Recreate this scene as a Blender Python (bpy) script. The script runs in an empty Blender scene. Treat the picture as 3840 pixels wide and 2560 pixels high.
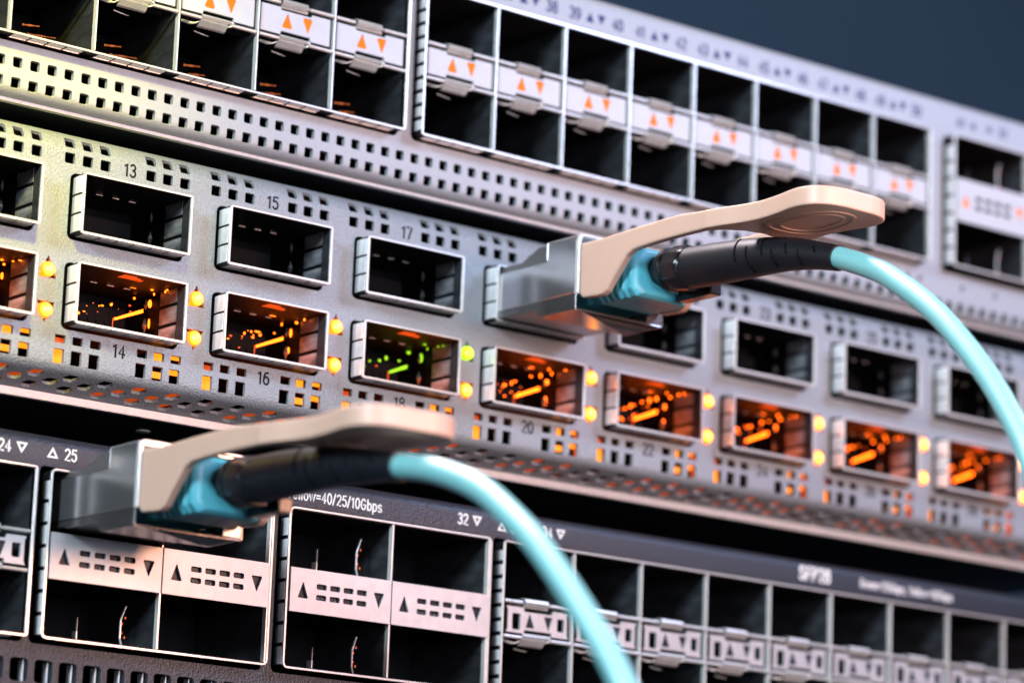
import bpy, bmesh, math, random
from mathutils import Vector, Matrix
from mathutils.geometry import delaunay_2d_cdt
random.seed(7)
S = 0.001                      # everything below is written in millimetres
SC = bpy.context.scene
COL = SC.collection

# ------------------------------------------------------------------ camera
cd = bpy.data.cameras.new("camera"); cam = bpy.data.objects.new("camera", cd); COL.objects.link(cam)
CP = Vector((-236.4724, -409.4299, -126.6609))
R = ((0.78449, -0.619117, 0.0356308), (0.5988735, 0.7712522, 0.2156862), (-0.1610153, -0.1478653, 0.9758124))
cam.matrix_world = Matrix(((R[0][0], R[2][0], -R[1][0], CP.x*S), (R[0][1], R[2][1], -R[1][1], CP.y*S),
                           (R[0][2], R[2][2], -R[1][2], CP.z*S), (0, 0, 0, 1)))
cd.sensor_width = 36; cd.lens = 12179.086/3840*36
cd.clip_start = 0.01; cd.clip_end = 20
cd.dof.use_dof = True; cd.dof.focus_distance = 0.4925; cd.dof.aperture_fstop = 16; cd.dof.aperture_blades = 0
SC.camera = cam

# ------------------------------------------------------------------ world, lamps, exposure
w = bpy.data.worlds.new("World"); SC.world = w; w.use_nodes = True
w.node_tree.nodes["Background"].inputs[0].default_value = (0.40, 0.46, 0.60, 1)
w.node_tree.nodes["Background"].inputs[1].default_value = 0.065
def lamp(name, loc, target, size, power, col):
    l = bpy.data.lights.new(name, 'AREA'); l.shape = 'DISK'; l.size = size*S; l.energy = power; l.color = col
    o = bpy.data.objects.new(name, l); COL.objects.link(o); o.location = Vector(loc)*S
    o.rotation_euler = (Vector(target)-Vector(loc)).to_track_quat('-Z', 'Y').to_euler(); return o
lamp("key_lamp", (-760, -400, 300), (70, 0, -10), 240, 12, (0.70, 0.88, 1.0))
lamp("front_lamp", (0, -860, 50), (80, 0, -10), 420, 6.4, (0.82, 0.84, 1.0))
wl = lamp("warm_lamp", (-95, -230, 170), (-34, 0, 33), 40, 3.4, (1.0, 0.86, 0.03))
wl.data.type = 'SPOT'; wl.data.spot_size = math.radians(25); wl.data.spot_blend = 1.0; wl.data.shadow_soft_size = .012; wl.data.energy = 12; wl.data.color = (1.0, 0.84, 0.02)
lamp("salmon_lamp", (160, -300, -12), (160, 0, -64), 80, 0.62, (1.0, 0.48, 0.30))
lamp("overhead_lamp", (20, 190, 520), (50, -80, -30), 280, 7.0, (1.0, 0.88, 0.93))
lamp("blue_lamp", (330, -260, 190), (215, 0, 10), 120, 1.2, (0.50, 0.62, 1.0))
SC.view_settings.view_transform = 'Standard'; SC.view_settings.look = 'None'
SC.view_settings.exposure = 0; SC.view_settings.gamma = 1
SC.cycles.max_bounces = 8; SC.cycles.sample_clamp_indirect = 6

# ------------------------------------------------------------------ materials
def mat(name, col, rough=.5, metal=0., bump=0., bscale=2500, bevel=0., noise=0., nscale=300, emit=None, es=0., coat=0., spec=.5, stretch=None):
    m = bpy.data.materials.new(name); m.use_nodes = True; nt = m.node_tree; b = nt.nodes["Principled BSDF"]; L = nt.links.new
    b.inputs["Base Color"].default_value = (*col, 1); b.inputs["Roughness"].default_value = rough
    b.inputs["Metallic"].default_value = metal; b.inputs["Specular IOR Level"].default_value = spec
    if coat: b.inputs["Coat Weight"].default_value = coat; b.inputs["Coat Roughness"].default_value = .48; b.inputs["Coat IOR"].default_value = 2.3
    if emit: b.inputs["Emission Color"].default_value = (*emit, 1); b.inputs["Emission Strength"].default_value = es
    tc = nt.nodes.new("ShaderNodeTexCoord"); src = tc.outputs["Object"]
    if stretch:
        mp = nt.nodes.new("ShaderNodeMapping"); mp.inputs["Scale"].default_value = stretch; L(src, mp.inputs[0]); src = mp.outputs[0]
    nrm = None
    if bevel:
        bv = nt.nodes.new("ShaderNodeBevel"); bv.samples = 3; bv.inputs["Radius"].default_value = bevel*S; nrm = bv.outputs[0]
    if bump:
        n = nt.nodes.new("ShaderNodeTexNoise"); n.inputs["Scale"].default_value = bscale; n.inputs["Detail"].default_value = 3
        L(src, n.inputs["Vector"])
        bp = nt.nodes.new("ShaderNodeBump"); bp.inputs["Strength"].default_value = 1; bp.inputs["Distance"].default_value = bump*S
        L(n.outputs[0], bp.inputs["Height"])
        if nrm: L(nrm, bp.inputs["Normal"])
        nrm = bp.outputs[0]
    if nrm: L(nrm, b.inputs["Normal"])
    if noise:
        n = nt.nodes.new("ShaderNodeTexNoise"); n.inputs["Scale"].default_value = nscale; n.inputs["Detail"].default_value = 6
        n.inputs["Roughness"].default_value = .65
        L(src, n.inputs["Vector"])
        r = nt.nodes.new("ShaderNodeValToRGB"); r.color_ramp.elements[0].position = .3; r.color_ramp.elements[1].position = .7
        r.color_ramp.elements[0].color = (*[c*(1-noise) for c in col], 1); r.color_ramp.elements[1].color = (*[min(1, c*(1+noise*.6)) for c in col], 1)
        L(n.outputs[0], r.inputs[0]); L(r.outputs[0], b.inputs["Base Color"])
        mr = nt.nodes.new("ShaderNodeMapRange"); mr.inputs[3].default_value = max(0, rough-.12*noise*2); mr.inputs[4].default_value = min(1, rough+.12*noise*2)
        L(n.outputs[0], mr.inputs[0]); L(mr.outputs[0], b.inputs["Roughness"])
    return m
M = {}
M['silver'] = mat("silver_paint", (.265, .285, .30), .43, .3, .20, 3300, .12, .24, 2600)
M['silver_top'] = mat("silver_paint_light", (.31, .32, .335), .48, .2, .07, 4500, .12, .10, 1500)
M['navy'] = mat("navy_textured_paint", (.016, .019, .027), .40, 0, .15, 2400, .15, .2, 900)
M['chassis'] = mat("dark_chassis_paint", (.010, .012, .016), .5, 0, .01, 900, spec=.25)
M['rim'] = mat("nickel_rim", (.80, .765, .73), .27, .45, .0, 900, .10, .04, 700)
M['finger'] = mat("spring_metal", (.80, .79, .79), .30, .35, .003, 500, .0, .15, 500)
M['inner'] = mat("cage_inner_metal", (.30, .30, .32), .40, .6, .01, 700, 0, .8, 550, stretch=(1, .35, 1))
M['inner_dim'] = mat("dim_wall_metal", (.055, .057, .064), .40, .5, .008, 500, 0, .6, 420, stretch=(1, .3, 1))  # darker copy of the cage metal, port shade put into the colour
M['dark'] = mat("shaded_metal", (.010, .010, .011), .5, .3, .01, 600, 0, .4, 500, spec=.25)  # shade of the unlit cage depth put into the colour
M['black'] = mat("black_plastic", (.003, .003, .0035), .6, spec=.08)
M['edge'] = mat("bare_edge", (.62, .60, .60), .4, .2, .01, 1500, 0, .12, 900)
M['strip'] = mat("nickel_strip", (.50, .49, .50), .42, .5, .006, 800, .08, .10, 500)
M['white_plate'] = mat("pale_plate", (.42, .42, .43), .5, .1, .004, 900, .08, .05, 500)
M['rod'] = mat("rolled_nickel", (.60, .58, .54), .3, .5, .003, 700, .05, .15, 600)
M['shell'] = mat("transceiver_shell", (.80, .77, .78), .20, .93, .0, 700, .12, .03, 400)
M['wing'] = mat("transceiver_cover", (.20, .18, .175), .35, .6, .0, 900, .10, .15, 900)
M['shell_r'] = mat("transceiver_tray", (.33, .31, .31), .24, .9, .006, 5000, .10, .2, 900)
M['tab'] = mat("salmon_plastic", (.68, .425, .315), .42, 0, .004, 700, 0, .04, 150, spec=.45)
M['aqua_plug'] = mat("aqua_plastic", (.09, .42, .50), .32, 0, .004, 900, .12, .06, 200)
M['aqua_jacket'] = mat("aqua_jacket", (.20, .57, .57), .50, 0, .003, 1200, 0, .05, 400, spec=1.0, coat=1.0)
M['boot'] = mat("black_rubber", (.006, .007, .011), .42, 0, .006, 1500, .0, .1, 500, spec=.5)
M['collar'] = mat("black_gloss", (.012, .012, .015), .24, 0, .02, 1500, .12)
M['ink'] = mat("dark_ink", (.012, .013, .018), .8, spec=.1)
M['ink_blue'] = mat("blue_ink", (.03, .045, .13), .8, spec=.1)
M['white_ink'] = mat("white_ink", (.80, .80, .76), .5)
M['dark_tri'] = mat("smoked_window", (.012, .016, .025), .35, spec=.3)
M['orange_win'] = mat("orange_window", (.42, .06, .0), .6, emit=(1, .24, .0), es=.72, spec=.15)
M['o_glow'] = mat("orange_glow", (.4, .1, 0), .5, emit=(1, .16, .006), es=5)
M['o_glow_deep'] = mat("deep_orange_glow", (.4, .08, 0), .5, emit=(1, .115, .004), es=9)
M['g_glow'] = mat("green_glow", (.1, .4, 0), .5, emit=(.50, 1., .01), es=1.0)
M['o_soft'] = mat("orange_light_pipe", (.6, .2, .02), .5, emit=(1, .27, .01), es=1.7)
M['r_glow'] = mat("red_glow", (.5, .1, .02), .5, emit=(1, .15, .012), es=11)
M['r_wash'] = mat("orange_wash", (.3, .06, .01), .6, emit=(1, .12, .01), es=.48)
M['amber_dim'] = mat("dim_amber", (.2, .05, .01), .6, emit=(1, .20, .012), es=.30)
M['r_soft'] = mat("soft_red_glow", (.5, .1, .02), .5, emit=(1, .10, .008), es=.55)  # glowing colour given to roof patches and small dots
def lens_mat(name, cin, cout, s_in, s_out):
    m = bpy.data.materials.new(name); m.use_nodes = True; nt = m.node_tree; b = nt.nodes["Principled BSDF"]; L = nt.links.new
    tc = nt.nodes.new("ShaderNodeTexCoord"); g = nt.nodes.new("ShaderNodeVectorMath"); g.operation = 'MULTIPLY'
    g.inputs[1].default_value = (760, 0, 760); L(tc.outputs["Object"], g.inputs[0])
    ln = nt.nodes.new("ShaderNodeVectorMath"); ln.operation = 'LENGTH'; L(g.outputs[0], ln.inputs[0])
    r = nt.nodes.new("ShaderNodeValToRGB"); e = r.color_ramp.elements; e[0].position = .12; e[1].position = .85
    e[0].color = (*[c*s_in for c in cin], 1); e[1].color = (*[c*s_out for c in cout], 1)
    L(ln.outputs["Value"], r.inputs[0]); L(r.outputs[0], b.inputs["Emission Color"]); b.inputs["Emission Strength"].default_value = 5.5
    b.inputs["Base Color"].default_value = (*[c*.15 for c in cout], 1); b.inputs["Roughness"].default_value = .2
    return m
M['led_o'] = lens_mat("amber_lens", (7.0, 2.7, .28), (2.8, .40, .006), .25, .25)
M['led_g'] = lens_mat("green_lens", (2.2, 3.4, .14), (.50, .92, .008), .25, .25)

# ------------------------------------------------------------------ mesh builder
class MB:
    def __init__(s): s.v = []; s.f = []; s.m = []
    def face(s, pts, mi=0):
        n = len(s.v); s.v += [tuple(p) for p in pts]; s.f.append(tuple(range(n, n+len(pts)))); s.m.append(mi)
    def box(s, x0, x1, y0, y1, z0, z1, mi=0, skip=''):
        n = len(s.v); s.v += [(x, y, z) for x in (x0, x1) for y in (y0, y1) for z in (z0, z1)]
        F = {'l': (0, 1, 3, 2), 'r': (4, 6, 7, 5), 'f': (0, 4, 5, 1), 'b': (2, 3, 7, 6), 'd': (0, 2, 6, 4), 'u': (1, 5, 7, 3)}
        for k, q in F.items():
            if k not in skip: s.f.append(tuple(n+i for i in q)); s.m.append(mi)
    def prism(s, poly, f0, f1, mi=0, caps=True):
        """poly: list of 2-D points; f0 / f1 map a point to the near / far 3-D point"""
        n = len(s.v); k = len(poly); s.v += [f0(p) for p in poly]+[f1(p) for p in poly]
        for i in range(k):
            j = (i+1) % k; s.f.append((n+i, n+j, n+k+j, n+k+i)); s.m.append(mi)
        if caps:
            s.f.append(tuple(n+i for i in range(k))[::-1]); s.m.append(mi); s.f.append(tuple(n+k+i for i in range(k))); s.m.append(mi)
    def xz(s, poly, y0, y1, mi=0): s.prism(poly, lambda p: (p[0], y0, p[1]), lambda p: (p[0], y1, p[1]), mi)
    def yz(s, poly, x0, x1, mi=0): s.prism(poly, lambda p: (x0, p[0], p[1]), lambda p: (x1, p[0], p[1]), mi)
    def xy(s, poly, z0, z1, mi=0): s.prism(poly, lambda p: (p[0], p[1], z0), lambda p: (p[0], p[1], z1), mi)
    def ring(s, outer, inner, y0, y1, mi=0, mi_in=None):
        n = len(s.v); k = len(outer)
        for L, y in ((outer, y0), (inner, y0), (outer, y1), (inner, y1)): s.v += [(p[0], y, p[1]) for p in L]
        for i in range(k):
            j = (i+1) % k
            for a, b_, mm in ((0, 1, mi), (2, 3, mi), (0, 2, mi), (1, 3, mi if mi_in is None else mi_in)):
                s.f.append((n+a*k+i, n+a*k+j, n+b_*k+j, n+b_*k+i)); s.m.append(mm)
    def sheet(s, prof, x0, x1, t=.12, mi=0):
        """bent strip: prof = (y, z) points, given a thickness downwards/backwards"""
        q = []
        for i, p in enumerate(prof):
            a = prof[max(i-1, 0)]; b = prof[min(i+1, len(prof)-1)]
            d = Vector((b[0]-a[0], b[1]-a[1])).normalized(); q.append((p[0]-d.y*t, p[1]+d.x*t))
        for i in range(len(prof)-1):
            s.yz([prof[i], prof[i+1], q[i+1], q[i]], x0, x1, mi)
    def tube(s, pts, rads, n=24, mi=0, sx=1., caps=True, up=Vector((1, 0, 0))):
        k0 = len(s.v); P = [Vector(p) for p in pts]
        for i, p in enumerate(P):
            d = (P[min(i+1, len(P)-1)]-P[max(i-1, 0)]).normalized(); a = (up-d*up.dot(d)).normalized(); b = d.cross(a)
            for j in range(n):
                t = 2*math.pi*j/n; q = p+a*math.cos(t)*rads[i]*sx+b*math.sin(t)*rads[i]; s.v.append(tuple(q))
        for i in range(len(P)-1):
            for j in range(n):
                s.f.append((k0+i*n+j, k0+i*n+(j+1) % n, k0+(i+1)*n+(j+1) % n, k0+(i+1)*n+j)); s.m.append(mi)
        if caps:
            s.f.append(tuple(k0+j for j in range(n))[::-1]); s.m.append(mi); e = k0+(len(P)-1)*n; s.f.append(tuple(e+j for j in range(n))); s.m.append(mi)
    def done(s, name, mats, off=(0, 0, 0), bevel=0., seg=2, smooth=True, sharp=35):
        me = bpy.data.meshes.new(name)
        me.from_pydata([((x-off[0])*S, (y-off[1])*S, (z-off[2])*S) for x, y, z in s.v], [], s.f)
        for m_ in mats: me.materials.append(M[m_])
        for p, i in zip(me.polygons, s.m): p.material_index = i
        bm = bmesh.new(); bm.from_mesh(me); bmesh.ops.remove_doubles(bm, verts=bm.verts, dist=1e-7)
        bmesh.ops.recalc_face_normals(bm, faces=bm.faces)
        if bevel:
            ed = [e for e in bm.edges if len(e.link_faces) == 2 and e.calc_face_angle(0) > .6]
            bmesh.ops.bevel(bm, geom=ed, offset=bevel*S, segments=seg, affect='EDGES', clamp_overlap=True)
        bm.to_mesh(me); bm.free()
        if smooth: me.shade_smooth(); me.set_sharp_from_angle(angle=math.radians(sharp))
        if bevel: me['wn'] = 1
        return me
def rr(x0, x1, z0, z1, r, n=4):
    out = []
    for cx, cz, a0 in ((x1-r, z1-r, 0), (x0+r, z1-r, 90), (x0+r, z0+r, 180), (x1-r, z0+r, 270)):
        for i in range(n+1):
            a = math.radians(a0+90*i/n); out.append((cx+r*math.cos(a), cz+r*math.sin(a)))
    return out
POS = {}
def thing(name, label, cat, at, group=None):
    o = bpy.data.objects.new(name, None); COL.objects.link(o); o.location = Vector(at)*S; POS[o.name] = Vector(at); o.empty_display_size = .005
    o['label'] = label; o['category'] = cat
    if group: o['group'] = group
    return o
def part(name, me, parent, at=(0, 0, 0), label=None, kind=None):
    o = bpy.data.objects.new(name, me); COL.objects.link(o); at = Vector(at)
    base = POS[parent.name] if parent else Vector((0, 0, 0)); o.parent = parent; o.location = (at-base)*S; POS[o.name] = at
    if label: o['label'] = label
    if kind: o['kind'] = kind
    if me.get('wn'): o.modifiers.new('normals', 'WEIGHTED_NORMAL').keep_sharp = True
    return o
def _arc(cx, cy, rx, ry, a0, a1, n=10): return [(cx+rx*math.cos(math.radians(a0+(a1-a0)*k/n)), cy+ry*math.sin(math.radians(a0+(a1-a0)*k/n))) for k in range(n+1)]
GL = {'0': (.56, [_arc(.28, .5, .25, .5, 0, 360, 18)]), '1': (.34, [[(.02, .80), (.22, 1), (.22, 0)]]),
 '2': (.54, [_arc(.27, .74, .24, .26, 165, -35, 10)+[(.04, 0), (.52, 0)]]), '3': (.54, [_arc(.26, .76, .22, .24, 150, -85, 9), _arc(.26, .27, .25, .27, 88, -150, 10)]),
 '4': (.56, [[(.40, 0), (.40, 1), (.03, .28), (.55, .28)]]), '5': (.54, [[(.48, 1), (.11, 1), (.07, .56)]+_arc(.27, .33, .25, .33, 118, -150, 11)]),
 '6': (.56, [_arc(.29, .31, .25, .31, 0, 360, 16), [(.04, .34), (.06, .62), (.20, .92), (.46, .98)]]), '7': (.54, [[(.03, 1), (.52, 1), (.20, 0)]]),
 '8': (.56, [_arc(.28, .76, .21, .24, 0, 360, 14), _arc(.28, .27, .25, .27, 0, 360, 14)]), '9': (.56, [_arc(.27, .69, .25, .31, 0, 360, 16), [(.52, .66), (.50, .38), (.36, .08), (.10, .02)]]),
 '/': (.34, [[(0, -.04), (.30, 1.04)]]), '=': (.52, [[(.03, .36), (.48, .36)], [(.03, .62), (.48, .62)]]), ',': (.2, [[(.10, .04), (.04, -.18)]]), ' ': (.22, []),
 'Y': (.62, [[(.02, 1), (.31, .48), (.60, 1)], [(.31, .48), (.31, 0)]]), 'l': (.16, [[(.08, 0), (.08, 1)]]), 'e': (.54, [[(.05, .36), (.49, .36)]+_arc(.27, .35, .23, .35, 4, 315, 12)]),
 'o': (.54, [_arc(.27, .35, .24, .35, 0, 360, 14)]), 'w': (.74, [[(.02, .70), (.19, 0), (.37, .68), (.55, 0), (.72, .70)]]), 'G': (.68, [_arc(.34, .5, .30, .5, 42, 330, 14)+[(.62, .24), (.62, .46), (.36, .46)]]),
 'b': (.54, [[(.05, 0), (.05, 1)], _arc(.28, .34, .23, .34, 180, -180, 14)]), 'p': (.54, [[(.05, .70), (.05, -.28)], _arc(.28, .35, .23, .35, 180, -180, 14)]),
 's': (.48, [_arc(.24, .53, .19, .17, 20, 250, 7)+_arc(.24, .18, .21, .18, 80, -155, 8)]), 'S': (.60, [_arc(.30, .75, .24, .25, 25, 255, 9)+_arc(.30, .25, .27, .25, 80, -160, 10)]),
 'F': (.54, [[(.06, 0), (.06, 1), (.52, 1)], [(.06, .52), (.46, .52)]]), 'P': (.58, [[(.06, 0), (.06, 1), (.30, 1)]+_arc(.30, .74, .24, .26, 90, -90, 8)+[(.06, .48)]]),
 'r': (.34, [[(.05, 0), (.05, .70)], _arc(.27, .46, .20, .24, 170, 85, 5)]), 'n': (.52, [[(.05, 0), (.05, .70)], _arc(.26, .46, .20, .24, 175, 0, 8)+[(.46, 0)]])}
def text_mesh(body, h, sx=1., bold=0., mat_='ink', align='CENTER'):
    """lettering printed slightly proud of the panel, drawn stroke by stroke"""
    gap = .17; wd = sum(GL[c][0]+gap for c in body)-gap; x = {'CENTER': -wd/2, 'RIGHT': -wd, 'LEFT': 0}[align]; mb = MB(); rad = (.066+bold)*h
    for c in body:
        w_, st = GL[c]
        for line in st:
            P = [((x+a)*h*sx, 0, (b-.5)*h) for a, b in line]
            if len(P) > 1:
                d0 = Vector(P[1])-Vector(P[0]); d1 = Vector(P[-1])-Vector(P[-2]); closed = (Vector(P[0])-Vector(P[-1])).length < 1e-3
                if not closed: P = [tuple(Vector(P[0])-d0.normalized()*rad*.6)]+P+[tuple(Vector(P[-1])+d1.normalized()*rad*.6)]
                k0 = len(mb.v); mb.tube(P, [rad]*len(P), 6, 0, 1, True, Vector((0, 1, 0)))
                for i in range(k0, len(mb.v)): mb.v[i] = (mb.v[i][0], mb.v[i][1]*.03/rad, mb.v[i][2])
        x += w_+gap
    return mb.done('text', [mat_], smooth=False)

# plates: flat sheet with holes, bent along profile; u = z on the flat, arc length beyond it
def plate(name, x0, x1, u0, u1, holes, prof, thick, ulines, matname, off, extra=None):
    V = [Vector(p) for p in ((x0, u0), (x1, u0), (x1, u1), (x0, u1))]; E_ = [(0, 1), (1, 2), (2, 3), (3, 0)]; F = []
    for h in holes:
        a = sum(h[i][0]*h[(i+1) % len(h)][1]-h[(i+1) % len(h)][0]*h[i][1] for i in range(len(h)))
        if a < 0: h = h[::-1]
        n = len(V); V += [Vector(p) for p in h]; F.append(tuple(range(n, n+len(h))))
    for u in ulines:
        n = len(V); V += [Vector((x0, u)), Vector((x1, u))]; E_.append((n, n+1))
    vs, es, fs, ov, oe, of = delaunay_2d_cdt(V, E_, F, 0, 1e-5)
    keep = [f for f, o in zip(fs, of) if not o]
    mb = MB(); cnt = {}
    for f in keep:
        for i in range(3):
            a, b = f[i], f[(i+1) % 3]; k = (min(a, b), max(a, b)); cnt[k] = cnt.get(k, 0)+1
    def P(i, t):
        x, u = vs[i]; y, z, ny, nz = prof(u); return (x, y-ny*t, z-nz*t)
    front = [P(i, 0) for i in range(len(vs))]; back = [P(i, thick) for i in range(len(vs))]
    n = len(vs); mb.v = front+back
    for f in keep:
        mb.f.append(tuple(f)); mb.m.append(0); mb.f.append(tuple(n+i for i in f[::-1])); mb.m.append(0)
    for (a, b), c in cnt.items():
        if c == 1: mb.f.append((a, b, n+b, n+a)); mb.m.append(0)
    if extra: extra(mb)
    return mb.done(name, [matname, 'chassis'], off, sharp=28)
def bend(zt, rt, at, zb, rb, ab, yf):
    at = math.radians(at); ab = math.radians(ab)
    def prof(u):
        if u > zt:
            t = (u-zt); th = min(t/rt, at); d = max(0, t-rt*at)
            return (yf+rt*(1-math.cos(th))+d*math.sin(th), zt+rt*math.sin(th)+d*math.cos(th), -math.cos(th), math.sin(th))
        if u < zb:
            t = (zb-u); th = min(t/rb, ab); d = max(0, t-rb*ab)
            return (yf+rb*(1-math.cos(th))+d*math.sin(th), zb-rb*math.sin(th)-d*math.cos(th), -math.cos(th), -math.sin(th))
        return (yf, u, -1, 0)
    return prof
def chassis(parent, x0, x1, y0, y1, z0, z1):
    mb = MB(); mb.box(x0, x1, y0, y1, z0, z1, 0, skip='f'); mb.box(x0+1, x1-1, y0, y1-1, z0+1, z1-1, 1, skip='f')
    for a, b in (((x0, x1), (z0, z0+1)), ((x0, x1), (z1-1, z1))): mb.box(a[0], a[1], y0-.01, y0+.5, b[0], b[1], 0, skip='b')
    return part('chassis', mb.done('chassis', ['chassis', 'black'], (x0, y0, z0), smooth=False), parent, (x0, y0, z0))
def arrow(w, h, up=True, outline=0., mat_='ink', r=0.):
    mb = MB(); P = [(-w/2, -h/2), (w/2, -h/2), (0, h/2)]
    if not up: P = [(x, -z) for x, z in P]
    if outline:
        c = (0, sum(p[1] for p in P)/3); Q = [(c[0]+(x-c[0])*(1-outline), c[1]+(z-c[1])*(1-outline)) for x, z in P]
        mb.ring(P, Q, -.02, .02)
    else: mb.xz(P, -.02, .02)
    return mb.done('arrow', [mat_], smooth=False)
def tri_win(x0, x1, xa, zb, za, cut=.22):
    """rounded arrow outline: base x0..x1 at zb, tip xa at za"""
    s = 1 if za > zb else -1
    P = [(x0+cut, zb), (x1-cut, zb), (x1, zb+s*cut*1.3), (xa+cut*.6, za-s*cut*.5), (xa, za), (xa-cut*.6, za-s*cut*.5), (x0, zb+s*cut*1.3)]
    return P

# ================================================================== MIDDLE SWITCH
PX, RP, W0, H0 = 26.125, 13.698, 18.6, 8.76
mid = thing('network_switch', 'silver grey middle switch with amber lit ports and dark printed port numbers', 'network switch', (70, 3, -14))
cols = range(-1, 9)
holes = []
def sq(cx, cz, w, h, r=.22): return rr(cx-w/2, cx+w/2, cz-h/2, cz+h/2, r, 2)
for i in cols:
    x = PX*i
    holes += [rr(x-1.0, x+19.4, zz-9.62, zz+.62, 1.0, 4) for zz in (0, -RP)]
    for dx in (-1.3, 1.8, 4.9, 13.0, 16.0, 19.1):
        holes.append(sq(x+dx, 2.78, 1.74, 1.62)); holes.append(sq(x+dx, 5.32, 1.74, 1.75))
    for dx in (-.9, 2.1, 5.15, 13.3, 16.3, 19.3):
        holes.append(sq(x+dx, -24.87, 1.8, 1.25, .12)); holes.append(sq(x+dx-.12, -27.5, 1.8, 2.2, .12))
    xl = x-3.85
    holes.append([(xl-1.45, -16.0), (xl+1.55, -16.0), (xl+.05, -12.6)]); holes.append([(xl-1.45, -19.65), (xl, -22.9), (xl+1.6, -19.65)])
hexx = 5.95
for k in range(-5, 40):
    for r_, off in ((0, 0), (1, 2.97), (2, 0)):
        cx = -9.5+k*hexx+off+.35*r_; cu = -31.15-1.62*r_
        holes.append([(cx+1.38*math.cos(math.radians(60*j)), cu+1.26*math.sin(math.radians(60*j))*.86) for j in range(6)])
pm = bend(3.6, 3.7, 88, -27.9, 2.2, 70, 3.0)
XL, XR = -42, 236
def edge_strip(parent, y, z, h):
    mb = MB(); mb.box(XL, XR, y-.1, y+1.25, z-h, z+.04); part('base_edge', mb.done('base_edge', ['edge'], (XL, y, z), bevel=.12), parent, (XL, y, z))
ul = [3.6+3.7*math.radians(a) for a in range(0, 88, 11)]+[-27.9-2.2*math.radians(a) for a in range(0, 71, 10)]
me = plate('front_plate', XL, XR, -36.0, 13.4, holes, pm, .55, ul, 'silver', (70, 3, -14))
part('front_plate', me, mid, (70, 3, -14))
ylip, zlip, _, _ = pm(-36.0); edge_strip(mid, ylip, zlip, 1.2)
ch = chassis(mid, XL, XR, ylip+1.25, 330, zlip-1.1, 7.1)
# underside screw
mb = MB(); mb.tube([(0, 0, .1), (0, 0, -.02)], [1.6, 1.6], 28); mb.tube([(0, 0, 0), (0, 0, -.25), (0, 0, -.3)], [1.2, 1.1, .6], 24, 1)
part('screw', mb.done('screw', ['dark', 'finger'], bevel=.04), mid, (24.4, 19.6, zlip-1.05))

# --- one QSFP cage
def finger_mesh(L, yf, vert=False):
    """spring finger bulging outwards from the rim: along x (bottom) or along z (side, facing -x)"""
    mb = MB(); prof = [(.32, .12), (.45, -.05), (.7, -.10), (yf*.75, -.13), (yf-.1, -.02), (yf+.9, .15)]
    mb.sheet(prof, -L/2, L/2, .12)
    if vert: mb.v = [(z, y, x) for x, y, z in mb.v]
    return mb.done('spring_finger', ['finger'], smooth=True, sharp=50)
fb_q, fs_q = finger_mesh(2.62, 3), finger_mesh(2.6, 3, True)
def qsfp_mesh():
    mb = MB(); o = rr(-.34, W0+.34, -H0-.36, .27, .45, 3); i_ = rr(0, W0, -H0, 0, .12, 3)
    mb.ring(o, i_, 0, .35, 0)
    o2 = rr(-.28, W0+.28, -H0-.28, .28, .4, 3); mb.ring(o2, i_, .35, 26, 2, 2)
    # lit part of the right wall, put into paler metal: three leaves split by two slots
    for z0, z1 in ((-2.3, -.15), (-5.35, -2.85), (-8.6, -5.95)):
        mb.box(W0-.16, W0-.02, 2.35, 7.1, z0, z1, 3)
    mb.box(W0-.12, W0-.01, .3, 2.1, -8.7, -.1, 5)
    for z0 in (-2.85, -5.95):
        mb.box(W0-.05, W0-.01, 2.1, 7.2, z0, z0+.55, 4)
    mb.box(W0-.07, W0-.01, 7.1, 13, -8.7, -.1, 4)
    # gasket slits along the roof
    for k in range(5): mb.box(1.2+k*2.95, 2.35+k*2.95, 9.0, 9.25, -.13, -.03, 1)
    mb.box(0.02, W0-.02, 17, 17.4, -H0+.02, -.02, 4)
    return mb.done('port_cage', ['rim', 'finger', 'dark', 'inner', 'black', 'inner_dim'], sharp=40)
qs = qsfp_mesh()
def socket_mesh():
    mb = MB(); mb.box(2.2, 15.6, 12.6, 16.9, -7.2, -2.6, 0)
    for k in range(8): mb.box(3+k*1.5, 3.5+k*1.5, 12.4, 12.6, -6.4, -4.8, 0)
    mb.tube([(16.6, 8.2, -6.6), (16.2, 7.6, -5.6), (16.6, 8.2, -4.3)], [.05, .55, .05], 10, 1, .5, False)
    mb.tube([(16.6, 8.2, -3.0), (16.3, 7.8, -2.4), (16.6, 8.2, -1.3)], [.05, .4, .05], 10, 1, .5, False)
    return mb.done('connector_socket', ['black', 'inner'], bevel=.1)
soc = socket_mesh()
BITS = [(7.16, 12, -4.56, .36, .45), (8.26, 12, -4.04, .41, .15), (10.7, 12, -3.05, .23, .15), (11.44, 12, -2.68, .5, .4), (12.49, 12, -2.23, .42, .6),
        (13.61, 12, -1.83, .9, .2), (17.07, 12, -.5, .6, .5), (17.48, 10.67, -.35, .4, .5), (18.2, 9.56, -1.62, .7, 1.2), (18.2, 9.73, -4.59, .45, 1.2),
        (16.18, 6.24, -.2, .5, .3), (17.84, 7.77, -.4, .45, .4), (17.93, 5.2, -.35, .35, .35), (18.04, 4.02, -.35, .5, .2), (13.48, 7.48, -.15, 1.3, .08)]
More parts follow.
